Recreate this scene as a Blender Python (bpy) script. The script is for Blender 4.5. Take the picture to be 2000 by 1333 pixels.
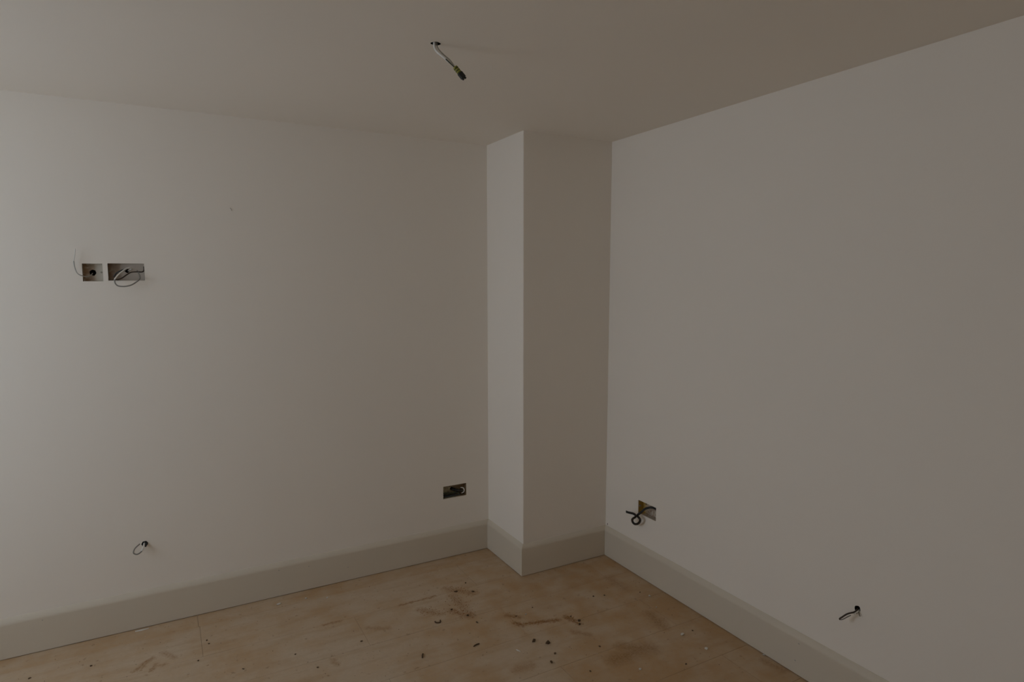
import bpy, bmesh, math, random
from mathutils import Vector, Matrix

for o in list(bpy.data.objects):
    bpy.data.objects.remove(o, do_unlink=True)
SC = bpy.context.scene
C = SC.collection

# ------------------------------------------------------------------ camera
CAM = (-2.23708, -3.31326, 1.63028)
YAW, PITCH, ROLL, FPX = 1.06597, -0.09742, -0.00082, 1225.664
fw = Vector((math.cos(YAW) * math.cos(PITCH), math.sin(YAW) * math.cos(PITCH), math.sin(PITCH)))
rt = Vector((math.sin(YAW), -math.cos(YAW), 0))
up = rt.cross(fw)
r2 = rt * math.cos(ROLL) + up * math.sin(ROLL)
u2 = up * math.cos(ROLL) - rt * math.sin(ROLL)
cam = bpy.data.objects.new('camera', bpy.data.cameras.new('camera'))
C.objects.link(cam)
cam.data.sensor_width = 36.0
cam.data.lens = FPX * 36.0 / 2000.0
cam.data.clip_start = 0.02
cam.matrix_world = Matrix(((r2.x, u2.x, -fw.x, CAM[0]), (r2.y, u2.y, -fw.y, CAM[1]),
                           (r2.z, u2.z, -fw.z, CAM[2]), (0, 0, 0, 1)))
SC.camera = cam

# ------------------------------------------------------------------ light
H = 2.4                      # ceiling height
CW, CD = 0.5709, 0.4212      # column width (x) and depth (y)
LEAN = 0.00477               # the right wall leans out a little
XW, YB = -4.3, -4.02          # window wall and back wall
WIN_Y0, WIN_Y1, WIN_Z0, WIN_Z1 = -1.72, -0.50, 0.72, 2.34
SKY_COL, SKY_STR = (0.88, 0.99, 1.145), 4.12
WALL_COL = (0.86, 0.803, 0.728)
TRIM_COL = (0.655, 0.588, 0.487)
BARE = (0.47, 0.30, 0.155)   # floor board where the dust is off
DUST = (0.555, 0.438, 0.318)   # floor board under dust

world = bpy.data.worlds.new('overcast_sky')
SC.world = world
world.use_nodes = True
bg = world.node_tree.nodes['Background']
bg.inputs[0].default_value = (*SKY_COL, 1)
bg.inputs[1].default_value = SKY_STR
ld = bpy.data.lights.new('window_portal', 'AREA')
ld.shape = 'RECTANGLE'
ld.size, ld.size_y = WIN_Y1 - WIN_Y0, WIN_Z1 - WIN_Z0
ld.cycles.is_portal = True
portal = bpy.data.objects.new('window_portal', ld)
C.objects.link(portal)
portal.location = (XW - 0.10, (WIN_Y0 + WIN_Y1) / 2, (WIN_Z0 + WIN_Z1) / 2)
portal.rotation_euler = Vector((1, 0, 0)).to_track_quat('-Z', 'Z').to_euler()

vs = SC.view_settings
vs.view_transform = 'Standard'
vs.look = 'None'
vs.exposure = 0.0
vs.gamma = 1.0
vs.use_curve_mapping = False
SC.cycles.max_bounces = 8
SC.cycles.diffuse_bounces = 7
SC.cycles.sample_clamp_indirect = 0.0
SC.cycles.use_denoising = True
SC.cycles.use_adaptive_sampling = True
SC.cycles.adaptive_threshold = 0.03
SC.cycles.adaptive_min_samples = 16

# ------------------------------------------------------------------ helpers
def mesh_obj(name, verts, faces, mat=None, parent=None, smooth=False):
    me = bpy.data.meshes.new(name)
    me.from_pydata([tuple(v) for v in verts], [], faces)
    me.update()
    if smooth:
        for p in me.polygons:
            p.use_smooth = True
    if mat:
        me.materials.append(mat)
    o = bpy.data.objects.new(name, me)
    C.objects.link(o)
    if parent:
        o.parent = parent
        o.matrix_parent_inverse = Matrix.Identity(4)
    return o

def tag(o, label=None, cat=None, group=None, kind=None):
    if label: o['label'] = label
    if cat: o['category'] = cat
    if group: o['group'] = group
    if kind: o['kind'] = kind
    return o

def empty(name, loc, label, cat, group=None, kind=None):
    o = bpy.data.objects.new(name, None)
    C.objects.link(o)
    o.empty_display_size = 0.02
    o.location = loc
    return tag(o, label, cat, group, kind)

def child(name, verts, faces, mat, parent, smooth=False):
    """a part given in world coordinates, stored relative to its parent's place"""
    P = parent.location
    if parent.parent:
        P = P + parent.parent.location
    return mesh_obj(name, [Vector(v) - P for v in verts], faces, mat, parent, smooth)

def box_vf(x0, x1, y0, y1, z0, z1):
    v = [(x0, y0, z0), (x1, y0, z0), (x1, y1, z0), (x0, y1, z0), (x0, y0, z1), (x1, y0, z1), (x1, y1, z1), (x0, y1, z1)]
    f = [(0, 3, 2, 1), (4, 5, 6, 7), (0, 1, 5, 4), (1, 2, 6, 5), (2, 3, 7, 6), (3, 0, 4, 7)]
    return v, f

def join_vf(parts):
    V, F = [], []
    for v, f in parts:
        n = len(V)
        V += [Vector(a) for a in v]
        F += [tuple(i + n for i in q) for q in f]
    return V, F

def spline(pts, n=8):
    P = [Vector(p) for p in pts]
    P = [P[0] * 2 - P[1]] + P + [P[-1] * 2 - P[-2]]
    out = []
    for i in range(1, len(P) - 2):
        a, b, c, d = P[i - 1:i + 3]
        for k in range(n):
            t = k / n
            out.append(0.5 * ((2 * b) + (c - a) * t + (2 * a - 5 * b + 4 * c - d) * t * t + (3 * b - a - 3 * c + d) * t ** 3))
    out.append(P[-2])
    return out

def frames(path):
    T = []
    for i in range(len(path)):
        a, b = path[max(i - 1, 0)], path[min(i + 1, len(path) - 1)]
        T.append((b - a).normalized())
    n = T[0].orthogonal().normalized()
    N = []
    for t in T:
        n = (n - t * n.dot(t)).normalized()
        N.append((n, t.cross(n)))
    return T, N

def tube_vf(path, r, sides=10, ry=None):
    T, N = frames(path)
    V, F = [], []
    for i, p in enumerate(path):
        rr = r[i] if isinstance(r, list) else r
        for k in range(sides):
            a = 2 * math.pi * k / sides
            V.append(p + N[i][0] * math.cos(a) * rr + N[i][1] * math.sin(a) * (ry or rr))
    for i in range(len(path) - 1):
        for k in range(sides):
            k2 = (k + 1) % sides
            F.append((i * sides + k, i * sides + k2, (i + 1) * sides + k2, (i + 1) * sides + k))
    F.append(tuple(range(sides))[::-1])
    F.append(tuple((len(path) - 1) * sides + k for k in range(sides)))
    return V, F

def strands(pts, n, off, twist, phase=0.0, step=8):
    """n paths lying round one path, twisted about it"""
    path = spline(pts, step)
    T, N = frames(path)
    out = []
    L = [0.0]
    for a, b in zip(path, path[1:]):
        L.append(L[-1] + (b - a).length)
    for k in range(n):
        q = []
        for i, p in enumerate(path):
            a = phase + 2 * math.pi * k / n + twist * L[i]
            q.append(p + (N[i][0] * math.cos(a) + N[i][1] * math.sin(a)) * off)
        out.append(q)
    return out

VOID = set()   # faces lining the last panel's round holes, coloured black for shade
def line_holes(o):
    o.data.materials.append(M_HOLE_SHADE)
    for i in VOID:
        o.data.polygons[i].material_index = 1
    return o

def panel_vf(u0, u1, v0, v1, rects=(), rounds=(), front=0.0, depth=0.04, back=None, seed=1, sides=20):
    """flat panel in (u, v, d): d is the depth behind the face.  rects (u0,u1,v0,v1) and rounds (u,v,r) are real holes
    with reveals; back gives the panel a thickness"""
    VOID.clear()
    rnd = random.Random(seed)
    cells = [(a, b, c, d) for a, b, c, d in rects] + [(u - r * 1.8, u + r * 1.8, v - r * 1.8, v + r * 1.8) for u, v, r in rounds]
    us = sorted({u0, u1} | {c[0] for c in cells} | {c[1] for c in cells})
    vs_ = sorted({v0, v1} | {c[2] for c in cells} | {c[3] for c in cells})
    V, F = [], []
    idx = {}
    def vid(u, v, d):
        k = (round(u, 6), round(v, 6), round(d, 6))
        if k not in idx:
            idx[k] = len(V)
            V.append(Vector((u, v, d)))
        return idx[k]
    for i in range(len(us) - 1):
        for j in range(len(vs_) - 1):
            cu, cv = (us[i] + us[i + 1]) / 2, (vs_[j] + vs_[j + 1]) / 2
            if any(c[0] < cu < c[1] and c[2] < cv < c[3] for c in cells):
                continue
            F.append((vid(us[i], vs_[j], front), vid(us[i + 1], vs_[j], front), vid(us[i + 1], vs_[j + 1], front), vid(us[i], vs_[j + 1], front)))
    for a, b, c, d in rects:
        q = [(a, c), (b, c), (b, d), (a, d)]
        for k in range(4):
            p, s = q[k], q[(k + 1) % 4]
            F.append((vid(*p, front), vid(*s, front), vid(*s, front + depth), vid(*p, front + depth)))
    for u, v, r in rounds:
        s = r * 1.8
        ring, sq, deep = [], [], []
        for k in range(sides):
            a = 2 * math.pi * k / sides
            rr = r * (1 + rnd.uniform(-0.10, 0.10))
            ca, sa = math.cos(a), math.sin(a)
            m = s / max(abs(ca), abs(sa))
            ring.append(vid(u + ca * rr, v + sa * rr, front))
            sq.append(vid(u + ca * m, v + sa * m, front))
            deep.append(vid(u + ca * rr, v + sa * rr, front + depth))
        for k in range(sides):
            k2 = (k + 1) % sides
            F.append((ring[k], ring[k2], sq[k2], sq[k]))
            F.append((ring[k], ring[k2], deep[k2], deep[k]))
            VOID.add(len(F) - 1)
        # corners of the square cell
        for su, sv in ((1, 1), (-1, 1), (-1, -1), (1, -1)):
            near = sorted(range(sides), key=lambda k: (V[sq[k]] - Vector((u + su * s, v + sv * s, front))).length)[:2]
            c = vid(u + su * s, v + sv * s, front)
            if c not in sq:
                F.append((sq[near[0]], c, sq[near[1]]))
        F.append(tuple(deep))
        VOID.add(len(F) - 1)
    if back is not None:
        q = [(u0, v0), (u1, v0), (u1, v1), (u0, v1)]
        for k in range(4):
            p, s_ = q[k], q[(k + 1) % 4]
            F.append((vid(*p, front), vid(*s_, front), vid(*s_, back), vid(*p, back)))
        F.append(tuple(vid(*p, back) for p in q))
    return V, F

def on_left(vf):      # wall y = 0, room on -y:   u = x, v = z, depth = +y
    return [Vector((a.x, a.z, a.y)) for a in vf[0]], vf[1]

def xr(z):
    return LEAN * (z - 1.2) / 1.2

def on_right(vf):     # wall x = 0, room on -x:   u = y, v = z, depth = +x
    return [Vector((xr(a.y) + a.z, a.x, a.y)) for a in vf[0]], vf[1]

def on_ceiling(vf):   # u = x, v = y, depth = +z
    return [Vector((a.x, a.y, H + a.z)) for a in vf[0]], vf[1]

# ------------------------------------------------------------------ materials
def new_mat(name):
    m = bpy.data.materials.new(name)
    m.use_nodes = True
    nt = m.node_tree
    return m, nt, nt.nodes['Principled BSDF']

def node(nt, kind, **kw):
    n = nt.nodes.new(kind)
    for k, v in kw.items():
        setattr(n, k, v)
    return n

def plain(name, col, rough=0.5, var=0.12, scale=60.0, spec=0.5, metal=0.0):
    """one colour with a little procedural mottling"""
    m, nt, b = new_mat(name)
    tc = node(nt, 'ShaderNodeNewGeometry')
    nz = node(nt, 'ShaderNodeTexNoise')
    nz.inputs['Scale'].default_value = scale
    nz.inputs['Detail'].default_value = 4
    nt.links.new(tc.outputs['Position'], nz.inputs['Vector'])
    mx = node(nt, 'ShaderNodeMix', data_type='RGBA')
    mx.inputs[6].default_value = (*[c * (1 - var) for c in col], 1)
    mx.inputs[7].default_value = (*[min(1, c * (1 + var)) for c in col], 1)
    nt.links.new(nz.outputs['Fac'], mx.inputs[0])
    nt.links.new(mx.outputs[2], b.inputs['Base Color'])
    b.inputs['Roughness'].default_value = rough
    b.inputs['Specular IOR Level'].default_value = spec
    b.inputs['Metallic'].default_value = metal
    return m

def paint(name, col, rough, spec, var=0.012):
    m, nt, b = new_mat(name)
    g = node(nt, 'ShaderNodeNewGeometry')
    n1 = node(nt, 'ShaderNodeTexNoise')
    n1.inputs['Scale'].default_value = 1.7
    n1.inputs['Detail'].default_value = 1
    nt.links.new(g.outputs['Position'], n1.inputs['Vector'])
    mx = node(nt, 'ShaderNodeMix', data_type='RGBA')
    mx.inputs[6].default_value = (*[c * (1 - var) for c in col], 1)
    mx.inputs[7].default_value = (*[c * (1 + var) for c in col], 1)
    nt.links.new(n1.outputs['Fac'], mx.inputs[0])
    nt.links.new(mx.outputs[2], b.inputs['Base Color'])
    b.inputs['Roughness'].default_value = rough
    b.inputs['Specular IOR Level'].default_value = spec
    return m

M_WALL = paint('off_white_wall_paint', WALL_COL, 0.85, 0.15)
M_CEIL = paint('off_white_ceiling_paint', WALL_COL, 0.9, 0.1)
M_TRIM = paint('eggshell_trim_paint', TRIM_COL, 0.5, 0.3)

# dirt strokes on the floor: (x0, y0, x1, y1, width, strength)
STROKES = [
    (-0.849, -0.824, -0.828, -0.861, .020, .9), (-0.813, -0.859, -0.713, -0.884, .018, 1.0),
    (-0.713, -0.884, -0.655, -0.906, .020, .9), (-0.604, -0.897, -0.593, -0.945, .022, .9),
    (-0.593, -0.945, -0.585, -0.985, .016, .9), (-1.007, -0.354, -0.899, -0.476, .035, .45),
    (-1.004, -0.449, -1.008, -0.646, .045, .4), (-1.071, -0.573, -1.007, -0.673, .035, .6),
    (-1.203, -0.494, -1.129, -0.579, .035, .45), (-0.850, -0.750, -0.803, -0.792, .025, .6),
    (-2.314, -0.286, -2.275, -0.350, .022, .5), (-2.381, -0.333, -2.353, -0.311, .020, .6),
    (-2.423, -0.379, -2.372, -0.318, .014, .7), (-2.399, -0.384, -2.381, -0.346, .010, .6),
    (-2.361, -0.413, -2.343, -0.367, .012, .6), (-2.333, -0.388, -2.310, -0.385, .015, .5),
    (-0.230, -1.078, -0.254, -1.194, .050, .5), (-0.617, -1.290, -0.428, -1.287, .060, .6),
    (-0.528, -1.232, -0.416, -1.307, .050, .6), (-1.656, -0.402, -1.572, -0.407, .012, .6),
    (-1.279, -0.407, -1.085, -0.404, .012, .7), (-0.176, -0.684, -0.176, -0.815, .050, .35),
    (-1.018, -1.149, -0.944, -1.150, .040, .4), (-1.677, -0.703, -1.667, -0.750, .020, .45),
    (-1.472, -0.534, -1.388, -0.581, .025, .4), (-0.648, -1.025, -0.598, -1.077, .025, .45),
    (-0.059, -1.600, -0.043, -1.690, .030, .4),
]

def stroke_group():
    # distance-to-stroke group
    g = bpy.data.node_groups.new('dirt_stroke', 'ShaderNodeTree')
    for nm, st in (('P', 'NodeSocketVector'), ('A', 'NodeSocketVector'), ('BA', 'NodeSocketVector'), ('inv', 'NodeSocketFloat'),
                   ('width', 'NodeSocketFloat'), ('strength', 'NodeSocketFloat')):
        g.interface.new_socket(nm, in_out='INPUT', socket_type=st)
    g.interface.new_socket('fac', in_out='OUTPUT', socket_type='NodeSocketFloat')
    gi, go = g.nodes.new('NodeGroupInput'), g.nodes.new('NodeGroupOutput')
    def vm(op):
        n = g.nodes.new('ShaderNodeVectorMath'); n.operation = op; return n
    def mm(op, clamp=False):
        n = g.nodes.new('ShaderNodeMath'); n.operation = op; n.use_clamp = clamp; return n
    pa = vm('SUBTRACT'); g.links.new(gi.outputs['P'], pa.inputs[0]); g.links.new(gi.outputs['A'], pa.inputs[1])
    dt = vm('DOT_PRODUCT'); g.links.new(pa.outputs[0], dt.inputs[0]); g.links.new(gi.outputs['BA'], dt.inputs[1])
    h = mm('MULTIPLY', True); g.links.new(dt.outputs['Value'], h.inputs[0]); g.links.new(gi.outputs['inv'], h.inputs[1])
    sc = vm('SCALE'); g.links.new(gi.outputs['BA'], sc.inputs[0]); g.links.new(h.outputs[0], sc.inputs['Scale'])
    df = vm('SUBTRACT'); g.links.new(pa.outputs[0], df.inputs[0]); g.links.new(sc.outputs[0], df.inputs[1])
    ln = vm('LENGTH'); g.links.new(df.outputs[0], ln.inputs[0])
    dv = mm('DIVIDE'); g.links.new(ln.outputs['Value'], dv.inputs[0]); g.links.new(gi.outputs['width'], dv.inputs[1])
    iv = mm('SUBTRACT', True); iv.inputs[0].default_value = 1.0; g.links.new(dv.outputs[0], iv.inputs[1])
    ms = mm('MULTIPLY'); g.links.new(iv.outputs[0], ms.inputs[0]); g.links.new(gi.outputs['strength'], ms.inputs[1])
    g.links.new(ms.outputs[0], go.inputs['fac'])

    return g
STROKE = stroke_group()

def floor_material(strokes):
    m, nt, b = new_mat('dusty_floor_board')
    L = nt.links.new
    geo = node(nt, 'ShaderNodeNewGeometry')
    pos = geo.outputs['Position']
    def noise(scale, detail=4, vec=None, rough=0.5, stretch=None):
        src = vec or pos
        if stretch:
            mp = node(nt, 'ShaderNodeMapping')
            mp.inputs['Scale'].default_value = stretch
            L(src, mp.inputs['Vector'])
            src = mp.outputs[0]
        n = node(nt, 'ShaderNodeTexNoise', noise_dimensions='2D')
        n.inputs['Scale'].default_value = scale
        n.inputs['Detail'].default_value = detail
        n.inputs['Roughness'].default_value = rough
        L(src, n.inputs['Vector'])
        return n
    def ramp(src, lo, hi, a=0.0, b_=1.0):
        n = node(nt, 'ShaderNodeMapRange')
        n.inputs['From Min'].default_value = lo
        n.inputs['From Max'].default_value = hi
        n.inputs['To Min'].default_value = a
        n.inputs['To Max'].default_value = b_
        L(src, n.inputs['Value'])
        return n.outputs[0]
    def math_(op, a, b_):
        n = node(nt, 'ShaderNodeMath', operation=op)
        for i, s in enumerate((a, b_)):
            if isinstance(s, (int, float)):
                n.inputs[i].default_value = s
            else:
                L(s, n.inputs[i])
        return n.outputs[0]
    def mix(f, a, b_, blend='MIX'):
        n = node(nt, 'ShaderNodeMix', data_type='RGBA', blend_type=blend)
        for i, s in ((0, f), (6, a), (7, b_)):
            if isinstance(s, (int, float)):
                n.inputs[i].default_value = s
            elif isinstance(s, tuple):
                n.inputs[i].default_value = (*s, 1)
            else:
                L(s, n.inputs[i])
        return n.outputs[2]
    oi = node(nt, 'ShaderNodeObjectInfo')
    # how much dust lies on the boards
    sepx = node(nt, 'ShaderNodeSeparateXYZ'); L(pos, sepx.inputs[0])
    big = noise(2.3, 3, rough=0.6)
    mid = noise(9, 4, rough=0.65)
    dust = math_('ADD', ramp(big.outputs['Fac'], 0.34, 0.60, 0.30, 0.80), ramp(mid.outputs['Fac'], 0.35, 0.68, 0.0, 0.35))
    dust = math_('SUBTRACT', dust, ramp(oi.outputs['Random'], 0, 1, 0.0, 0.12))
    dust = math_('SUBTRACT', dust, ramp(sepx.outputs[0], -1.3, -0.2, 0.0, 0.45))     # swept cleaner towards the right wall
    dust = math_('SUBTRACT', dust, ramp(sepx.outputs[1], -0.15, -0.125, 0.0, 0.25))  # and on the narrow board by the left wall
    cl = node(nt, 'ShaderNodeClamp'); L(dust, cl.inputs[0])
    col = mix(cl.outputs[0], BARE, DUST)
    # faint sweeping streaks and mottling
    streak = noise(1.0, 2, stretch=(4.0, 22.0, 1.0))
    col = mix(ramp(streak.outputs['Fac'], 0.50, 0.80, 0, 0.30), col, tuple(c * 0.80 for c in BARE))
    fine = noise(60, 3, rough=0.7)
    col = mix(ramp(fine.outputs['Fac'], 0.35, 0.7, 0, 0.25), col, tuple(c * 0.78 for c in DUST))
    # small dark specks
    sp2 = noise(38, 3)
    col = mix(ramp(sp2.outputs['Fac'], 0.69, 0.80, 0, 0.45), col, (0.17, 0.10, 0.05))
    if strokes:
        # scuffs and smears of brown dirt
        wob = noise(45, 3)
        off = node(nt, 'ShaderNodeVectorMath', operation='SCALE')
        sub = node(nt, 'ShaderNodeVectorMath', operation='SUBTRACT')
        sub.inputs[1].default_value = (0.5, 0.5, 0.5)
        L(wob.outputs['Color'], sub.inputs[0]); L(sub.outputs[0], off.inputs[0]); off.inputs['Scale'].default_value = 0.03
        add = node(nt, 'ShaderNodeVectorMath', operation='ADD')
        L(pos, add.inputs[0]); L(off.outputs[0], add.inputs[1])
        flat = node(nt, 'ShaderNodeVectorMath', operation='MULTIPLY')
        flat.inputs[1].default_value = (1, 1, 0)
        L(add.outputs[0], flat.inputs[0])
        tot = None
        for x0, y0, x1, y1, w, s in strokes:
            n = node(nt, 'ShaderNodeGroup'); n.node_tree = STROKE
            ba = (x1 - x0, y1 - y0, 0)
            n.inputs['A'].default_value = (x0, y0, 0)
            n.inputs['BA'].default_value = ba
            n.inputs['inv'].default_value = 1.0 / max(ba[0] ** 2 + ba[1] ** 2, 1e-6)
            n.inputs['width'].default_value = w
            n.inputs['strength'].default_value = s
            L(flat.outputs[0], n.inputs['P'])
            tot = n.outputs['fac'] if tot is None else math_('MAXIMUM', tot, n.outputs['fac'])
        brk = noise(110, 4, rough=0.7)
        tot = math_('MULTIPLY', tot, ramp(brk.outputs['Fac'], 0.30, 0.60, 0.25, 1.25))
        tc_ = node(nt, 'ShaderNodeClamp'); L(tot, tc_.inputs[0])
        col = mix(tc_.outputs[0], col, (0.27, 0.137, 0.046))
    L(col, b.inputs['Base Color'])
    b.inputs['Roughness'].default_value = 0.75
    b.inputs['Specular IOR Level'].default_value = 0.2
    return m

M_FLOOR = floor_material([])
floor_mats = {}
M_SCREED = plain('grey_screed', (0.12, 0.10, 0.085), 0.9)

def box_material(name, col_a, col_b, col_c, u_axis, u_mid, u_soft):
    """metal back box: bare or rusty on one side, smeared with plaster on the other"""
    m, nt, b = new_mat(name)
    L = nt.links.new
    geo = node(nt, 'ShaderNodeNewGeometry')
    sep = node(nt, 'ShaderNodeSeparateXYZ')
    L(geo.outputs['Position'], sep.inputs[0])
    nz = node(nt, 'ShaderNodeTexNoise'); nz.inputs['Scale'].default_value = 45; nz.inputs['Detail'].default_value = 4
    L(geo.outputs['Position'], nz.inputs['Vector'])
    ad = node(nt, 'ShaderNodeMath', operation='MULTIPLY_ADD')
    L(nz.outputs['Fac'], ad.inputs[0]); ad.inputs[1].default_value = u_soft * 1.6
    L(sep.outputs[u_axis], ad.inputs[2])
    mr = node(nt, 'ShaderNodeMapRange')
    mr.inputs['From Min'].default_value = u_mid - u_soft + u_soft * 0.8
    mr.inputs['From Max'].default_value = u_mid + u_soft + u_soft * 0.8
    L(ad.outputs[0], mr.inputs['Value'])
    n2 = node(nt, 'ShaderNodeTexNoise'); n2.inputs['Scale'].default_value = 90; n2.inputs['Detail'].default_value = 3
    L(geo.outputs['Position'], n2.inputs['Vector'])
    r2_ = node(nt, 'ShaderNodeMapRange'); r2_.inputs['From Min'].default_value = 0.5; r2_.inputs['From Max'].default_value = 0.65
    L(n2.outputs['Fac'], r2_.inputs['Value'])
    m1 = node(nt, 'ShaderNodeMix', data_type='RGBA')
    m1.inputs[6].default_value = (*col_a, 1); m1.inputs[7].default_value = (*col_c, 1)
    L(r2_.outputs[0], m1.inputs[0])
    m2 = node(nt, 'ShaderNodeMix', data_type='RGBA')
    L(mr.outputs[0], m2.inputs[0]); L(m1.outputs[2], m2.inputs[6]); m2.inputs[7].default_value = (*col_b, 1)
    L(m2.outputs[2], b.inputs['Base Color'])
    b.inputs['Roughness'].default_value = 0.6
    b.inputs['Specular IOR Level'].default_value = 0.3
    return m

M_BLACK = plain('black_cable_sheath', (0.012, 0.012, 0.011), 0.45, 0.2)
M_HOLE_SHADE = plain('painted_hole_shade', (0.008, 0.007, 0.006), 0.9, 0.2, spec=0.0)  # near-black colour stands in for the shade inside the round holes
M_WHITE = plain('white_cable_sheath', (0.72, 0.70, 0.66), 0.45, 0.05)
M_GREY = plain('grey_cable_sheath', (0.24, 0.225, 0.20), 0.5, 0.15)
M_PALE = plain('pale_grey_cable_sheath', (0.42, 0.41, 0.38), 0.5, 0.08)
M_BROWN = plain('brown_cable_core', (0.045, 0.028, 0.018), 0.5, 0.2)
M_BLUE = plain('dark_blue_grey_core', (0.05, 0.055, 0.06), 0.5, 0.2)
M_GREEN = plain('dark_green_core', (0.05, 0.058, 0.03), 0.5, 0.2)
M_TAPEY = plain('yellow_insulating_tape', (0.36, 0.34, 0.05), 0.5, 0.1)
M_TAPEG = plain('green_insulating_tape', (0.09, 0.095, 0.015), 0.5, 0.1)
M_BLOCK = plain('black_terminal_plastic', (0.018, 0.017, 0.016), 0.4, 0.2)
M_COPPER = plain('cut_copper_end', (0.30, 0.13, 0.06), 0.4, 0.2, metal=0.8)
M_CHIP = plain('white_plaster_chip', (0.66, 0.62, 0.56), 0.9, 0.1)
M_CRUMB = plain('dark_brown_crumb', (0.095, 0.055, 0.026), 0.9, 0.35)
M_RUST = plain('red_brown_dust', (0.34, 0.165, 0.058), 0.95, 0.35)
M_NICK = plain('chipped_paint_edge', (0.42, 0.39, 0.35), 0.9, 0.15)
M_FRAME = paint('white_window_paint', (0.75, 0.75, 0.74), 0.4, 0.4)

# ------------------------------------------------------------------ the room
HOLE_SINGLE = (-2.545, -2.470, 1.625, 1.702)
HOLE_DOUBLE = (-2.451, -2.311, 1.628, 1.704)
HOLE_SOCKET = (-0.866, -0.717, 0.351, 0.426)
HOLE_RIGHT = (-0.853, -0.709, 0.347, 0.421)
LL = (-2.373, 0.400, 0.013)     # low hole in the left wall
LR = (-1.966, 0.392, 0.012)     # low hole in the right wall
CE = (-1.421, -1.322, 0.016)    # hole in the ceiling
TH = 0.10

v, f = on_left(panel_vf(XW - 0.2, 0.15, -0.05, H + 0.1, [HOLE_SINGLE, HOLE_DOUBLE, HOLE_SOCKET], [LL], 0, 0.045, TH, 3))
wall_left = tag(line_holes(mesh_obj('wall_left', v, f, M_WALL)), 'smooth off-white painted wall on the left, with wiring boxes let in', 'wall', kind='structure')
v, f = on_right(panel_vf(YB - 0.1, TH, -0.05, H + 0.1, [HOLE_RIGHT], [LR], 0, 0.045, TH, 4))
wall_right = tag(line_holes(mesh_obj('wall_right', v, f, M_WALL)), 'smooth off-white painted wall on the right, with one wiring box', 'wall', kind='structure')
v, f = on_ceiling(panel_vf(XW - 0.2, 0.15, YB - 0.1, 0.1, [], [CE], 0, 0.05, TH, 5))
ceiling = tag(line_holes(mesh_obj('ceiling', v, f, M_CEIL)), 'plain off-white plaster ceiling with one cable hole', 'ceiling', kind='structure')

# boxed-in column in the corner, its outer edge slightly rounded
def column():
    e = 0.004
    prof = [(-CW, 0.05), (-CW, -CD + e), (-CW + e * .3, -CD + e * .3), (-CW + e, -CD), (0.05, -CD), (0.05, 0.05)]
    V = [(x, y, z) for z in (-0.012, H + 0.02) for x, y in prof]
    n = len(prof)
    F = [(i, (i + 1) % n, n + (i + 1) % n, n + i) for i in range(n)] + [tuple(range(n))[::-1], tuple(range(n, 2 * n))]
    return mesh_obj('wall_column', V, F, M_WALL)
wall_column = tag(column(), 'square off-white boxed-in column standing in the corner', 'column', kind='structure')

v, f = box_vf(XW - 0.2, 0.1, YB - 0.1, YB, -0.05, H + 0.05)
tag(mesh_obj('wall_back', v, f, M_WALL), 'off-white painted wall behind the camera', 'wall', kind='structure')
v, f = panel_vf(YB, 0.0, -0.05, H + 0.05, [(WIN_Y0, WIN_Y1, WIN_Z0, WIN_Z1)], [], 0, 0.1, None)
V = [Vector((XW - a.z, a.x, a.y)) for a in v]
tag(mesh_obj('wall_window', V, f, M_WALL), 'off-white wall with the window that lights the room', 'wall', kind='structure')

# window: frame, mullion, two panes, sill
win = empty('window_1', (XW - 0.06, (WIN_Y0 + WIN_Y1) / 2, WIN_Z0), 'white two-light window in the wall facing the right wall', 'window', kind='structure')
ym = (WIN_Y0 + WIN_Y1) / 2
bars = [box_vf(XW - 0.09, XW - 0.03, WIN_Y0, WIN_Y1, WIN_Z0, WIN_Z0 + 0.05), box_vf(XW - 0.09, XW - 0.03, WIN_Y0, WIN_Y1, WIN_Z1 - 0.05, WIN_Z1),
        box_vf(XW - 0.09, XW - 0.03, WIN_Y0, WIN_Y0 + 0.05, WIN_Z0 + 0.05, WIN_Z1 - 0.05), box_vf(XW - 0.09, XW - 0.03, WIN_Y1 - 0.05, WIN_Y1, WIN_Z0 + 0.05, WIN_Z1 - 0.05),
        box_vf(XW - 0.09, XW - 0.03, ym - 0.035, ym + 0.035, WIN_Z0 + 0.05, WIN_Z1 - 0.05)]
child('window_frame', *join_vf(bars), M_FRAME, win)
gm, gnt, gb = new_mat('clear_window_glass')
gnt.nodes.remove(gb)
tr = node(gnt, 'ShaderNodeBsdfTransparent'); tr.inputs[0].default_value = (0.93, 0.95, 0.94, 1)
gl = node(gnt, 'ShaderNodeBsdfGlossy'); gl.inputs['Roughness'].default_value = 0.02
ms = node(gnt, 'ShaderNodeMixShader'); ms.inputs[0].default_value = 0.05
gnt.links.new(tr.outputs[0], ms.inputs[1]); gnt.links.new(gl.outputs[0], ms.inputs[2])
gnt.links.new(ms.outputs[0], gnt.nodes['Material Output'].inputs[0])
for a, b_ in ((WIN_Y0 + 0.05, ym - 0.035), (ym + 0.035, WIN_Y1 - 0.05)):
    child('pane', [(XW - 0.06, a, WIN_Z0 + .05), (XW - 0.06, b_, WIN_Z0 + .05), (XW - 0.06, b_, WIN_Z1 - .05), (XW - 0.06, a, WIN_Z1 - .05)], [(0, 1, 2, 3)], gm, win)
child('window_sill', *box_vf(XW - 0.03, XW + 0.03, WIN_Y0 - 0.04, WIN_Y1 + 0.04, WIN_Z0 - 0.025, WIN_Z0), M_FRAME, win)

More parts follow.
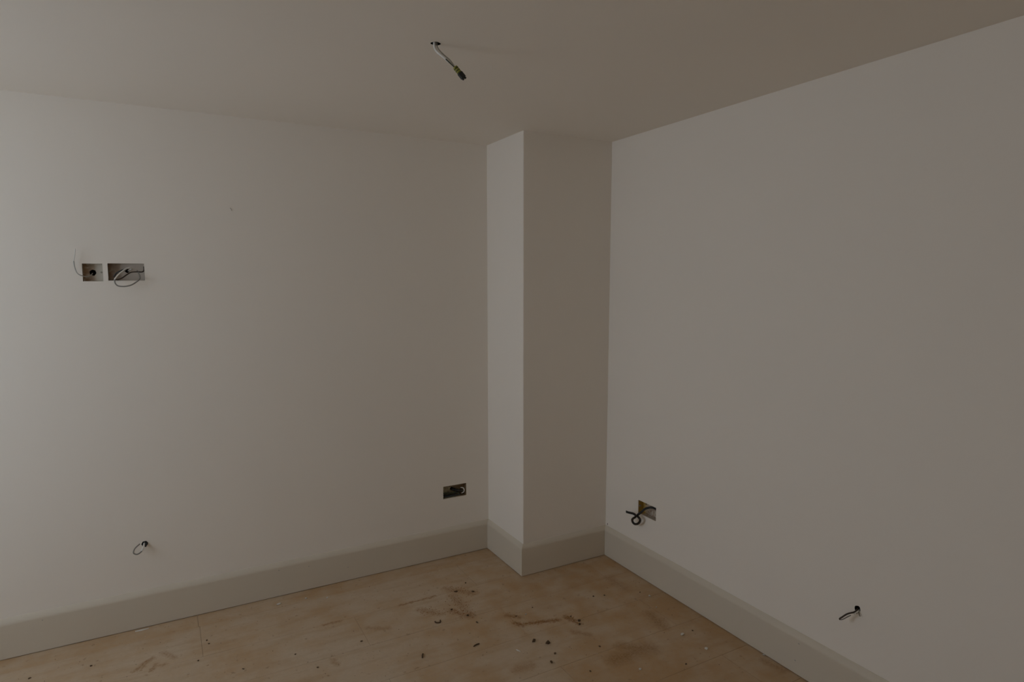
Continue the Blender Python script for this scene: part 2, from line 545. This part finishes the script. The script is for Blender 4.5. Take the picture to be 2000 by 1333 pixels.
# floor: screed slab with boards on it
v, f = box_vf(XW - 0.1, 0.05, YB - 0.05, 0.05, -0.08, -0.012)
floor = tag(mesh_obj('floor', v, f, M_SCREED), 'dusty tan board floor strewn with plaster and dirt', 'floor', kind='structure')
def plank_vf(lx, ly, t=0.0118, e=0.0005):
    x, y = lx / 2, ly / 2
    V = [(-x, -y, -t), (x, -y, -t), (x, y, -t), (-x, y, -t), (-x, -y, -e), (x, -y, -e), (x, y, -e), (-x, y, -e),
         (-x + e, -y + e, 0), (x - e, -y + e, 0), (x - e, y - e, 0), (-x + e, y - e, 0)]
    F = [(0, 3, 2, 1), (8, 9, 10, 11)]
    for k in range(4):
        k2 = (k + 1) % 4
        F += [(k, k2, 4 + k2, 4 + k), (4 + k, 4 + k2, 8 + k2, 8 + k)]
    return V, F
PL, PW, GAP = 1.32, 0.271, 0.0008
plank_cache = {}
row_edges = [0.03, -0.133]
while row_edges[-1] > YB:
    row_edges.append(max(row_edges[-1] - PW, YB - 0.02))
for r in range(len(row_edges) - 1):
    y1, y0 = row_edges[r], row_edges[r + 1]
    base = -2.17 if r == 0 else (-0.845 if r % 2 else -1.505)
    xs = [x for k in range(-4, 5) for x in [base + k * PL] if XW < x < 0.0]
    if r == 0:
        xs = [x for x in xs if x < -1.0]
    xs = sorted([XW] + xs + [0.0])
    for a, b_ in zip(xs, xs[1:]):
        lx, ly = round(b_ - a - GAP, 4), round(y1 - y0 - GAP, 4)
        if lx < 0.02 or ly < 0.01:
            continue
        hit = tuple(q for q in STROKES if min(q[0], q[2]) - q[4] - .02 < b_ and max(q[0], q[2]) + q[4] + .02 > a
                    and min(q[1], q[3]) - q[4] - .02 < y1 and max(q[1], q[3]) + q[4] + .02 > y0)
        if hit and hit not in floor_mats:
            floor_mats[hit] = floor_material(hit)
        pm = floor_mats.get(hit, M_FLOOR)
        me = plank_cache.get((lx, ly, pm.name))
        if me is None:
            o = mesh_obj('floor_plank', *plank_vf(lx, ly), pm, floor)
            plank_cache[(lx, ly, pm.name)] = o.data
        else:
            o = bpy.data.objects.new('floor_plank', me)
            C.objects.link(o)
            o.parent = floor
        o.location = ((a + b_) / 2, (y0 + y1) / 2, 0)

# skirting boards, mitred at the corners
BT, BH = 0.0174, 0.178
PROF = [(0, 0.003), (BT, 0.003), (BT, 0.1490), (0.0171, 0.1530), (0.0160, 0.1572), (0.0142, 0.1613), (0.0120, 0.1652), (0.0096, 0.1688),
        (0.0072, 0.1720), (0.0046, 0.1750), (0.0024, 0.1772), (0.0, BH)]
def skirting(name, p0, p1, nrm, m0, m1, label, xoff=0.0):
    """board from p0 to p1 against a wall whose room-side normal is nrm; m0/m1 = slope of the mitre at each end"""
    d = (Vector(p1) - Vector(p0)).normalized()
    n = Vector(nrm)
    V = []
    for p, m in ((p0, m0), (p1, m1)):
        for o, z in PROF:
            q = Vector(p) + n * o + d * (o * m)
            V.append((q.x + xoff, q.y, z))
    k = len(PROF)
    F = [(i, (i + 1) % k, k + (i + 1) % k, k + i) for i in range(k)] + [tuple(range(k))[::-1], tuple(range(k, 2 * k))]
    o = mesh_obj(name, V, F, M_TRIM)
    return tag(o, label, 'skirting board', kind='structure')
bl = skirting('baseboard_left', (XW, 0), (-CW, 0), (0, -1), 0, -1, 'painted skirting board with moulded top along the left wall')
skirting('baseboard_column_side', (-CW, 0), (-CW, -CD), (-1, 0), 1, 1, 'short painted skirting board on the narrow left side of the column')
skirting('baseboard_column_front', (-CW, -CD), (-0.0044, -CD), (0, -1), -1, -1, 'short painted skirting board across the front of the column')
br = skirting('baseboard_right', (0, -CD), (0, YB), (-1, 0), 1, 0, 'painted skirting board with moulded top along the right wall', -0.0044)

def speck(name, c, nrm, size, mat, parent, seed):
    """a tiny filled dent or scuff: a low irregular disc standing a hair proud"""
    rnd = random.Random(seed)
    n = Vector(nrm)
    u = n.orthogonal().normalized() if abs(n.z) > .9 else Vector((0, 0, 1))
    w = n.cross(u)
    V = [Vector(c) + n * 0.0006]
    k = 9
    for i in range(k):
        a = 2 * math.pi * i / k
        r = rnd.uniform(0.7, 1.2)
        V.append(Vector(c) + w * math.cos(a) * size[0] * r + u * math.sin(a) * size[1] * r)
    return child(name, V, [(0, i + 1, (i + 1) % k + 1) for i in range(k)], mat, parent)
for i, (x, z) in enumerate(((-1.788, 0.140), (-1.640, 0.128), (-1.434, 0.075), (-2.774, 0.142))):
    speck('nail_hole', (x, -BT - .0001, z), (0, -1, 0), (0.003, 0.0025), M_NICK, bl, i)
for i, (y, z) in enumerate(((-1.741, 0.138), (-1.728, 0.058))):
    speck('nail_hole', (-BT - 0.0045, y, z), (-1, 0, 0), (0.004, 0.003), M_NICK, br, 10 + i)
child('paint_nick', *tube_vf(spline([(-1.944, -0.0004, 1.972), (-1.939, -0.001, 1.968), (-1.935, -0.0004, 1.959)], 4), [0.0004] + [0.0016] * 7 + [0.0004], 6), M_NICK, wall_left, True)
speck('scuff_mark', (xr(.19) - 0.0002, -0.440, 0.188), (-1, 0, 0), (0.004, 0.007), M_CRUMB, wall_right, 31)

# ------------------------------------------------------------------ back boxes let into the walls
def back_box(name, hole, place, rounds, mat, label, depth=0.036, inset=0.003, parent_loc=None, screws=(), group=None):
    a, b_, c, d = hole
    g = 0.0006
    a, b_, c, d = a + g, b_ - g, c + g, d - g
    V1, F1 = panel_vf(a, b_, c, d, [], rounds, depth, 0.012, None, 7, 16)
    # remove the deep caps of the knock-outs: they become black discs painted as the shade inside
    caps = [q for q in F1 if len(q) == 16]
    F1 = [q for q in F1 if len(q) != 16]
    q = [(a, c), (b_, c), (b_, d), (a, d)]
    V2 = [Vector((u, w, z)) for z in (inset, depth) for u, w in q]
    F2 = [(k, (k + 1) % 4, 4 + (k + 1) % 4, 4 + k) for k in range(4)]
    body = place((V1, F1)), place((V2, F2))
    t = empty(name, place(([Vector(((a + b_) / 2, c, 0))], []))[0][0], label, 'wiring box', group)
    child('box_body', *join_vf(body), mat, t)
    for cap in caps:
        child('knockout_hole', *place(([V1[i] for i in cap], [tuple(range(16))])), M_HOLE_SHADE, t)
    for (u, w) in screws:
        pts = [Vector((u, w, inset + 0.004)), Vector((u, w, inset + 0.012))]
        child('screw_lug', *place(tube_vf(pts, 0.004, 10)), M_LUG, t)
    return t
M_LUG = plain('zinc_lug', (0.35, 0.33, 0.28), 0.4, 0.2, metal=0.5)
M_BOX1 = box_material('rusty_plastered_box', (0.36, 0.24, 0.145), (0.70, 0.66, 0.59), (0.55, 0.47, 0.35), 0, -2.515, 0.022)
M_BOX2 = box_material('brown_plastered_box', (0.30, 0.20, 0.135), (0.60, 0.54, 0.475), (0.36, 0.30, 0.21), 0, -2.425, 0.028)
M_BOX3 = box_material('dark_zinc_box', (0.42, 0.37, 0.24), (0.28, 0.18, 0.09), (0.24, 0.18, 0.13), 0, -0.775, 0.040)
M_BOX4 = box_material('brassy_plastered_box', (0.52, 0.46, 0.38), (0.46, 0.29, 0.06), (0.36, 0.22, 0.15), 1, -0.735, 0.015)
back_box('back_box', HOLE_SINGLE, on_left, [(-2.510, 1.663, 0.0135)], M_BOX1,
         'small square wiring box with one round black hole, set high in the left wall', screws=[(-2.4755, 1.664)])
back_box('back_box', HOLE_DOUBLE, on_left, [(-2.380, 1.672, 0.0095)], M_BOX2,
         'long wiring box with a looped cable hanging out, set high in the left wall')
back_box('back_box', HOLE_SOCKET, on_left, [(-0.795, 0.392, 0.012)], M_BOX3,
         'dark low wiring box in the left wall beside the column', depth=0.040)
back_box('back_box', HOLE_RIGHT, on_right, [(-0.7335, 0.398, 0.0055)], M_BOX4,
         'brassy low wiring box in the right wall near the column', screws=[(-0.7135, 0.387)])
# grommet ring in the dark box
rp = spline([(-0.750, 0.012, 0.400), (-0.735, 0.011, 0.396), (-0.727, 0.011, 0.382), (-0.732, 0.011, 0.369), (-0.746, 0.012, 0.365)], 5)
grom = empty('cable_grommet', (-0.735, 0.030, 0.383), 'pale half-ring grommet inside the dark box beside the column', 'grommet')
child('ring', *tube_vf(rp, [0.0012, 0.0018] + [0.0032] * (len(rp) - 4) + [0.0018, 0.0012], 8), M_WHITE, grom, True)

# ------------------------------------------------------------------ cables
def cable(name, label, parts, cat='cable', group=None):
    """parts: (part name, points or path, radius, material)"""
    p0 = parts[0][1][0]
    t = empty(name, Vector(p0), label, cat, group)
    for nm, pts, r, m in parts:
        path = pts if len(pts) > 20 else spline(pts, 8)
        child(nm, *tube_vf(path, r), m, t, True)
    return t

cable('thin_cable', 'thin pale cable curling up out of the small square box', [
    ('sheath', [(-2.512, 0.044, 1.660), (-2.517, 0.028, 1.652), (-2.530, 0.010, 1.645), (-2.546, -0.012, 1.649), (-2.562, -0.018, 1.660),
                (-2.570, -0.016, 1.686), (-2.572, -0.018, 1.712)], 0.0022, M_PALE),
    ('bare_end', [(-2.572, -0.018, 1.712), (-2.566, -0.020, 1.741), (-2.563, -0.022, 1.765)], 0.0017, M_WHITE)])
cable('looped_cable', 'grey and black cable coiled in an oval loop out of the long box', [
    ('pale_core', [(-2.376, 0.044, 1.672), (-2.362, 0.026, 1.680), (-2.366, 0.006, 1.685), (-2.378, 0.0, 1.682), (-2.392, -0.012, 1.672), (-2.411, -0.022, 1.654),
                   (-2.426, -0.030, 1.633)], 0.0030, M_WHITE),
    ('loop', [(-2.426, -0.030, 1.633), (-2.425, -0.032, 1.618), (-2.415, -0.032, 1.605), (-2.392, -0.032, 1.602), (-2.367, -0.030, 1.607),
              (-2.345, -0.026, 1.621), (-2.331, -0.020, 1.636), (-2.330, -0.010, 1.649), (-2.335, 0.005, 1.663), (-2.340, 0.025, 1.673)], 0.0029, M_GREY),
    ('dark_core', [(-2.384, 0.044, 1.674), (-2.388, 0.020, 1.676), (-2.398, 0.008, 1.674), (-2.418, 0.004, 1.662), (-2.431, 0.0, 1.645)], 0.0030, M_BLUE),
    ('tail_core', [(-2.3128, 0.020, 1.691), (-2.313, 0.016, 1.675), (-2.320, 0.012, 1.667), (-2.340, 0.008, 1.667), (-2.363, 0.004, 1.665),
                   (-2.379, 0.0, 1.655), (-2.398, -0.004, 1.640), (-2.413, -0.006, 1.633), (-2.425, -0.006, 1.633)], 0.0028, M_BROWN)])
cable('box_cable', 'short thick black cable end bent inside the dark box beside the column', [
    ('sheath', [(-0.795, 0.050, 0.392), (-0.790, 0.032, 0.390), (-0.774, 0.022, 0.386), (-0.760, 0.018, 0.382), (-0.746, 0.016, 0.381)], 0.0085, M_BLACK),
    ('core', [(-0.756, 0.018, 0.384), (-0.744, 0.013, 0.381), (-0.735, 0.012, 0.376)], 0.0055, M_GREEN)])
cable('loose_cores', 'dull green loose wires lying along the bottom of the dark box', [
    ('core', [(-0.858, 0.033, 0.374), (-0.838, 0.028, 0.374), (-0.815, 0.024, 0.372), (-0.791, 0.021, 0.373), (-0.770, 0.020, 0.372), (-0.752, 0.020, 0.360)], 0.004, M_GREEN),
    ('core', [(-0.858, 0.026, 0.364), (-0.835, 0.022, 0.363), (-0.810, 0.020, 0.362), (-0.786, 0.018, 0.366), (-0.768, 0.020, 0.374)], 0.004, M_BLACK),
    ('core', [(-0.850, 0.020, 0.356), (-0.820, 0.018, 0.356), (-0.780, 0.018, 0.357), (-0.748, 0.022, 0.3565)], 0.0035, M_BLUE)])
rb = [(0.031, -0.846, 0.385), (0.024, -0.836, 0.398), (0.008, -0.806, 0.407), (-0.008, -0.776, 0.393), (-0.022, -0.760, 0.371), (-0.033, -0.744, 0.354), (-0.036, -0.744, 0.345),
      (-0.036, -0.764, 0.336), (-0.036, -0.765, 0.323), (-0.037, -0.750, 0.305), (-0.039, -0.727, 0.295), (-0.042, -0.710, 0.302), (-0.045, -0.714, 0.320),
      (-0.048, -0.741, 0.343), (-0.050, -0.745, 0.353), (-0.052, -0.726, 0.356), (-0.056, -0.697, 0.354), (-0.059, -0.677, 0.353)]
st = strands(rb, 3, 0.0036, 22.0)
cable('knotted_cable', 'twisted black cable tied in a round loop out of the right wall box', [
    ('core', st[0], 0.0033, M_BLACK), ('core', st[1], 0.0033, M_BLACK), ('core', st[2][:-6], 0.0033, M_BROWN)])
cable('hooked_cable', 'short white cable hooked down from a low hole in the left wall', [
    ('sheath', [(-2.373, 0.035, 0.396), (-2.375, 0.0, 0.400), (-2.378, -0.018, 0.392), (-2.381, -0.028, 0.386), (-2.386, -0.034, 0.380)], 0.0046, M_WHITE),
    ('core', [(-2.381, -0.028, 0.386), (-2.387, -0.035, 0.378), (-2.400, -0.040, 0.371), (-2.412, -0.042, 0.374), (-2.418, -0.040, 0.382), (-2.413, -0.035, 0.396), (-2.402, -0.028, 0.405), (-2.392, -0.018, 0.409)],
     0.0028, M_GREY),
    ('black_core', [(-2.368, 0.030, 0.400), (-2.366, 0.0, 0.404), (-2.366, -0.006, 0.398), (-2.371, -0.010, 0.387)], 0.0028, M_BLACK)])
lb = spline([(0.030, -1.960, 0.388), (0.004, -1.964, 0.391), (-0.012, -1.968, 0.389), (-0.028, -1.968, 0.386), (-0.040, -1.962, 0.383), (-0.050, -1.953, 0.376), (-0.056, -1.941, 0.361),
             (-0.058, -1.933, 0.351), (-0.056, -1.936, 0.348), (-0.050, -1.944, 0.354), (-0.042, -1.954, 0.365), (-0.034, -1.961, 0.372)], 8)
cable('bent_cable', 'black cable bent in a narrow loop from a low hole in the right wall', [
    ('sheath', [(0.030, -1.966, 0.386), (0.002, -1.969, 0.386), (-0.010, -1.971, 0.385), (-0.020, -1.970, 0.383), (-0.028, -1.969, 0.381)], 0.0042, M_WHITE),
    ('core', lb[:62], 0.0030, M_BROWN), ('core_end', lb[60:], 0.0020, M_GREY),
    ('strand', [(0.010, -1.963, 0.384), (-0.014, -1.972, 0.385), (-0.018, -1.974, 0.379)], 0.0018, M_BROWN),
    ('strand', [(0.010, -1.967, 0.384), (-0.012, -1.976, 0.384), (-0.012, -1.983, 0.372)], 0.0013, M_GREEN)])

# cable hanging from the ceiling
hang = cable('ceiling_cable', 'white flex hanging from a hole in the ceiling, taped to a black connector', [
    ('sheath', [(-1.427, -1.324, 2.44), (-1.4262, -1.3242, 2.397), (-1.4244, -1.3253, 2.3825), (-1.4155, -1.3305, 2.3695), (-1.4010, -1.3377, 2.3567),
                (-1.3893, -1.3442, 2.3454), (-1.3830, -1.3475, 2.3395)], 0.0045, M_WHITE),
    ('green_core', [(-1.3960, -1.3454, 2.3480), (-1.3851, -1.3510, 2.3368), (-1.3764, -1.3559, 2.3280), (-1.3690, -1.3591, 2.3205)], 0.0020, M_GREEN),
    ('pale_core', [(-1.3860, -1.3450, 2.3425), (-1.3760, -1.3505, 2.3335), (-1.3670, -1.3560, 2.3240)], 0.0022, M_WHITE),
    ('grey_core', [(-1.4175, -1.3225, 2.44), (-1.4168, -1.3227, 2.3975), (-1.4140, -1.3242, 2.3862), (-1.4065, -1.3282, 2.3749), (-1.3927, -1.3354, 2.3604), (-1.3800, -1.3435, 2.3478),
                   (-1.3680, -1.3515, 2.3280)], 0.0019, M_PALE)])
A, B = Vector((-1.3680, -1.3562, 2.3240)), Vector((-1.3540, -1.3634, 2.3050))
n = 6
for i in range(n):
    a, b_ = A.lerp(B, i / n), A.lerp(B, (i + 1.02) / n)
    child('tape_band', *tube_vf([a, b_], 0.0085 if i % 2 else 0.0078, 14), M_TAPEG if i % 2 else M_TAPEY, hang, True)
D = (B - A).normalized()
S1 = D.cross(Vector((0, 1, 0))).normalized()
S2 = D.cross(S1)
def oriented(c, d, hx, hy, hl, e=0.0016):
    u = d.cross(Vector((0, 1, 0))).normalized(); w = d.cross(u)
    ring = [(-hx + e, -hy), (hx - e, -hy), (hx, -hy + e), (hx, hy - e), (hx - e, hy), (-hx + e, hy), (-hx, hy - e), (-hx, -hy + e)]
    V, k = [], len(ring)
    for s, q in ((-hl, .85), (-hl + e, 1), (hl - e, 1), (hl, .85)):
        V += [c + u * (x * q) + w * (y * q) + d * s for x, y in ring]
    F = [(r * k + i, r * k + (i + 1) % k, (r + 1) * k + (i + 1) % k, (r + 1) * k + i) for r in range(3) for i in range(k)]
    return V, F + [tuple(range(k))[::-1], tuple(3 * k + i for i in range(k))]
blk = child('terminal_block', *oriented(B + D * 0.009, D, 0.0085, 0.0065, 0.0105), M_BLOCK, hang)
for s in (-1, 1):
    P = hang.location
    c0 = B + D * 0.0185 + S1 * 0.0045 * s
    o = mesh_obj('terminal_tube', [q - P for q in tube_vf([c0, c0 + D * 0.006], 0.0036, 12)[0]], tube_vf([c0, c0 + D * 0.006], 0.0036, 12)[1], M_BLOCK, blk, True)

# ------------------------------------------------------------------ debris on the floor
def lump(seed, sx, sy, sz):
    rnd = random.Random(seed)
    bm = bmesh.new()
    bmesh.ops.create_icosphere(bm, subdivisions=1, radius=1)
    for q in bm.verts:
        k = rnd.uniform(0.55, 1.25)
        q.co = Vector((q.co.x * k * sx, q.co.y * k * sy, q.co.z * k * sz))
    zmin = min(q.co.z for q in bm.verts)
    V = [q.co - Vector((0, 0, zmin)) for q in bm.verts]
    F = [tuple(w.index for w in q.verts) for q in bm.faces]
    bm.free()
    return V, F
def debris(name, x, y, sx, sy, sz, rot, mat, label, cat, group, seed):
    o = mesh_obj(name, *lump(seed, sx, sy, sz), mat)
    o.location = (x, y, 0.0001)
    o.rotation_euler = (0, 0, rot)
    return tag(o, label, cat, group)

CRUMBS = [  # x, y, half sizes in mm, label
    (-0.800, -1.045, 15, 11, 8, 'large dark brown lump of dirt in the middle of the floor'),
    (-0.846, -1.001, 15, 9, 5, 'flat dark brown clod just left of the large dark lump'),
    (-0.816, -1.129, 7, 6, 4, 'small brown crumb in front of the large dark lump'),
    (-0.866, -1.177, 9, 6, 4, 'brown crumb nearest the bottom edge below the large dark lump'),
    (-1.067, -0.575, 7, 6, 4, 'dark crumb at the left end of the brown dirt patch'),
    (-1.020, -0.661, 7, 8, 4, 'dark crumb at the front of the brown dirt patch'),
    (-0.897, -0.459, 10, 6, 3, 'flat dark flake on the right of the upper dirt patch'),
    (-0.975, -0.416, 12, 7, 4, 'dark flake in the upper dirt patch before the column'),
    (-1.005, -0.737, 5, 12, 4, 'narrow brown fleck pointing away from the brown dirt patch'),
    (-0.572, -0.962, 9, 8, 5, 'upper dark clod at the right end of the reddish smear'),
    (-0.590, -0.993, 9, 7, 5, 'lower dark clod at the right end of the reddish smear')]
for i, (x, y, a, b_, c, lab) in enumerate(CRUMBS):
    debris('dirt_crumb', x, y, a / 1000, b_ / 1000, c / 1000, 0.4 * i, M_CRUMB, lab, 'crumb', 'dark crumbs of dirt on the floor', 100 + i)
SPECKS = [
    (-1.811, -0.582, 'tiny dark speck alone in the left half of the bottom floor'), (-1.745, -0.727, 'tiny dark speck at the bottom edge, right of the alone left speck'),
    (-1.531, -0.626, 'tiny dark speck a hand left of the endwise splinter'), (-2.143, -0.277, 'upper of two tiny specks close together near the left skirting'),
    (-2.137, -0.313, 'lower of two tiny specks close together near the left skirting'), (-2.584, -0.249, 'tiny dark speck between the finger streaks and the left edge'),
    (-2.797, -0.226, 'tiny dark speck nearest the bottom left corner'), (-2.185, -0.429, 'tiny dark speck just right of the brown finger streaks'),
    (-0.372, -0.805, 'left of two tiny specks before the right corner'), (-0.317, -0.824, 'right of two tiny specks before the right corner'),
    (-0.133, -0.889, 'tiny dark speck beside the white chip nearest the corner'), (-0.890, -0.354, 'tiny dark speck closest to the left side of the column'),
    (-0.613, -1.180, 'tiny dark speck right of the large dark lump'), (-0.704, -0.748, 'tiny dark speck behind the middle of the reddish smear'),
    (-0.157, -1.288, 'tiny dark speck beside the largest white chip'), (-2.022, -0.585, 'tiny dark speck at the bottom edge right of the finger streaks'),
    (-0.371, -1.464, 'tiny dark speck at the bottom edge left of the chip before the largest'), (-0.756, -1.307, 'tiny dark speck beside the bottom end of the board joint'),
    (-0.583, -0.909, 'tiny dark speck above the two clods ending the reddish smear'), (-0.816, -0.780, 'tiny dark speck at the left start of the reddish smear')]
for i, (x, y, lab) in enumerate(SPECKS):
    rnd = random.Random(i)
    debris('dirt_speck', x, y, rnd.uniform(.0045, .007), rnd.uniform(.004, .006), 0.0025, i, M_CRUMB, lab, 'speck', 'tiny dark specks on the floor', 200 + i)
CHIPS = [
    (-0.223, -1.290, 17, 9, 5, .5, 'largest white plaster chip, on the floor near the right skirting board'),
    (-0.118, -0.946, 8, 8, 5, .2, 'white plaster chip nearest the corner by the right skirting board'),
    (-0.164, -1.048, 4, 4, 3, .2, 'tiny white chip just in front of the chip nearest the corner'),
    (-0.208, -1.423, 8, 9, 4, .9, 'white plaster chip in front of the largest chip'),
    (-0.946, -1.031, 5, 15, 3, .5, 'narrow white splinter left of the large dark lump'),
    (-0.565, -1.396, 8, 6, 4, .1, 'white plaster crumb at the bottom edge of the picture'),
    (-0.027, -1.579, 6, 8, 4, .1, 'small white chip tucked against the right skirting board'),
    (-1.805, -0.098, 17, 9, 3, .1, 'flat pale flake lying close to the left skirting board'),
    (-1.674, -0.107, 6, 6, 4, .1, 'left one of two small pale crumbs by the left skirting board'),
    (-1.579, -0.154, 6, 7, 4, .1, 'right one of two small pale crumbs by the left skirting board'),
    (-0.767, -0.790, 5, 5, 4, .1, 'small pale crumb above the reddish smear')]
for i, (x, y, a, b_, c, r, lab) in enumerate(CHIPS):
    debris('plaster_chip', x, y, a / 1000, b_ / 1000, c / 1000, r, M_CHIP, lab, 'chip', 'white plaster chips on the floor', 300 + i)
# sliver of filler along the skirting
rnd = random.Random(5)
sv = []
for k in range(7):
    t = k / 6
    w = 0.0042 * math.sin(math.pi * min(1, .15 + t * .8)) * rnd.uniform(.8, 1.1)
    x = -2.431 + 0.056 * t
    for dy, z in ((-w, 0), (-w * .6, .0035), (w * .6, .0035), (w, 0)):
        sv.append((x, -0.036 + dy, z + 0.0001))
sf = [(4 * k + j, 4 * k + j + 1, 4 * k + j + 5, 4 * k + j + 4) for k in range(6) for j in range(3)] + [(0, 1, 2, 3), (24, 25, 26, 27)] + \
     [(4 * k, 4 * k + 3, 4 * k + 7, 4 * k + 4) for k in range(6)]
tag(mesh_obj('filler_sliver', sv, sf, M_CHIP), 'long thin pale sliver lying against the left skirting board', 'sliver')
# wood shaving and two splinters
cv = spline([(-1.180, -0.636, .0035), (-1.177, -0.647, .003), (-1.168, -0.653, .003), (-1.159, -0.652, .003), (-1.154, -0.641, .006)], 6)
tag(mesh_obj('wood_shaving', *tube_vf(cv, 0.0032, 8), M_CRUMB, None, True), 'curled dark wood shaving lying left of the dirt patch', 'shaving')
for a, b_, lab in (((-1.108, -0.911, .003), (-1.073, -0.904, .004), 'dark splinter lying crosswise below the dirt patch'),
                   ((-1.322, -0.850, .003), (-1.337, -0.881, .003), 'dark splinter lying endwise left of the crosswise splinter')):
    q = spline([a, ((Vector(a) + Vector(b_)) / 2 + Vector((0, .002, .0015))), b_], 4)
    tag(mesh_obj('wood_splinter', *tube_vf(q, [.0008] + [.0030] * (len(q) - 2) + [.0008], 6), M_CRUMB, None, True), lab, 'splinter', 'dark splinters on the floor')

# dust and grit nobody could count
def grit(name, spots, mat, label, seed, lo, hi):
    rnd = random.Random(seed)
    V, F = [], []
    for x, y in spots(rnd):
        s = rnd.uniform(lo, hi)
        a = rnd.uniform(0, 6.28)
        n0 = len(V)
        for k in range(3):
            V.append((x + s * math.cos(a + k * 2.09) * rnd.uniform(.7, 1.2), y + s * math.sin(a + k * 2.09) * rnd.uniform(.7, 1.2), 0.0001))
        V.append((x, y, 0.0001 + s * rnd.uniform(.5, .9)))
        F += [(n0, n0 + 1, n0 + 3), (n0 + 1, n0 + 2, n0 + 3), (n0 + 2, n0, n0 + 3), (n0, n0 + 2, n0 + 1)]
    return tag(mesh_obj(name, V, F, mat), label, 'dust', kind='stuff')
def in_room(x, y):
    return -3.6 < x < -BT - .01 and -3.0 < y < -BT - .003 and not (x > -CW - BT - .003 and y > -CD - BT - .003)
def smear(rnd):
    out = []
    for x0, y0, x1, y1, w, s in STROKES[:10]:
        L_ = math.hypot(x1 - x0, y1 - y0)
        for k in range(int((L_ + w) * w * 32000 * s)):
            t = rnd.random()
            x, y = x0 + (x1 - x0) * t + rnd.gauss(0, w * .55), y0 + (y1 - y0) * t + rnd.gauss(0, w * .55)
            if in_room(x, y): out.append((x, y))
    return out
def scatter(nn, wide=False):
    def f_(rnd):
        out = []
        while len(out) < nn:
            x, y = rnd.uniform(-3.4, -.03), rnd.uniform(-2.4, -.03)
            if in_room(x, y): out.append((x, y))
        return out
    return f_
grit('brick_dust', smear, M_RUST, 'reddish brown dust and grit smeared over the floor before the column', 11, 0.0012, 0.0035)
grit('dark_grit', scatter(420), M_CRUMB, 'fine dark grit sprinkled all over the floor', 12, 0.0010, 0.0028)
grit('plaster_grit', scatter(260), M_CHIP, 'fine pale plaster grit sprinkled all over the floor', 13, 0.0008, 0.0020)
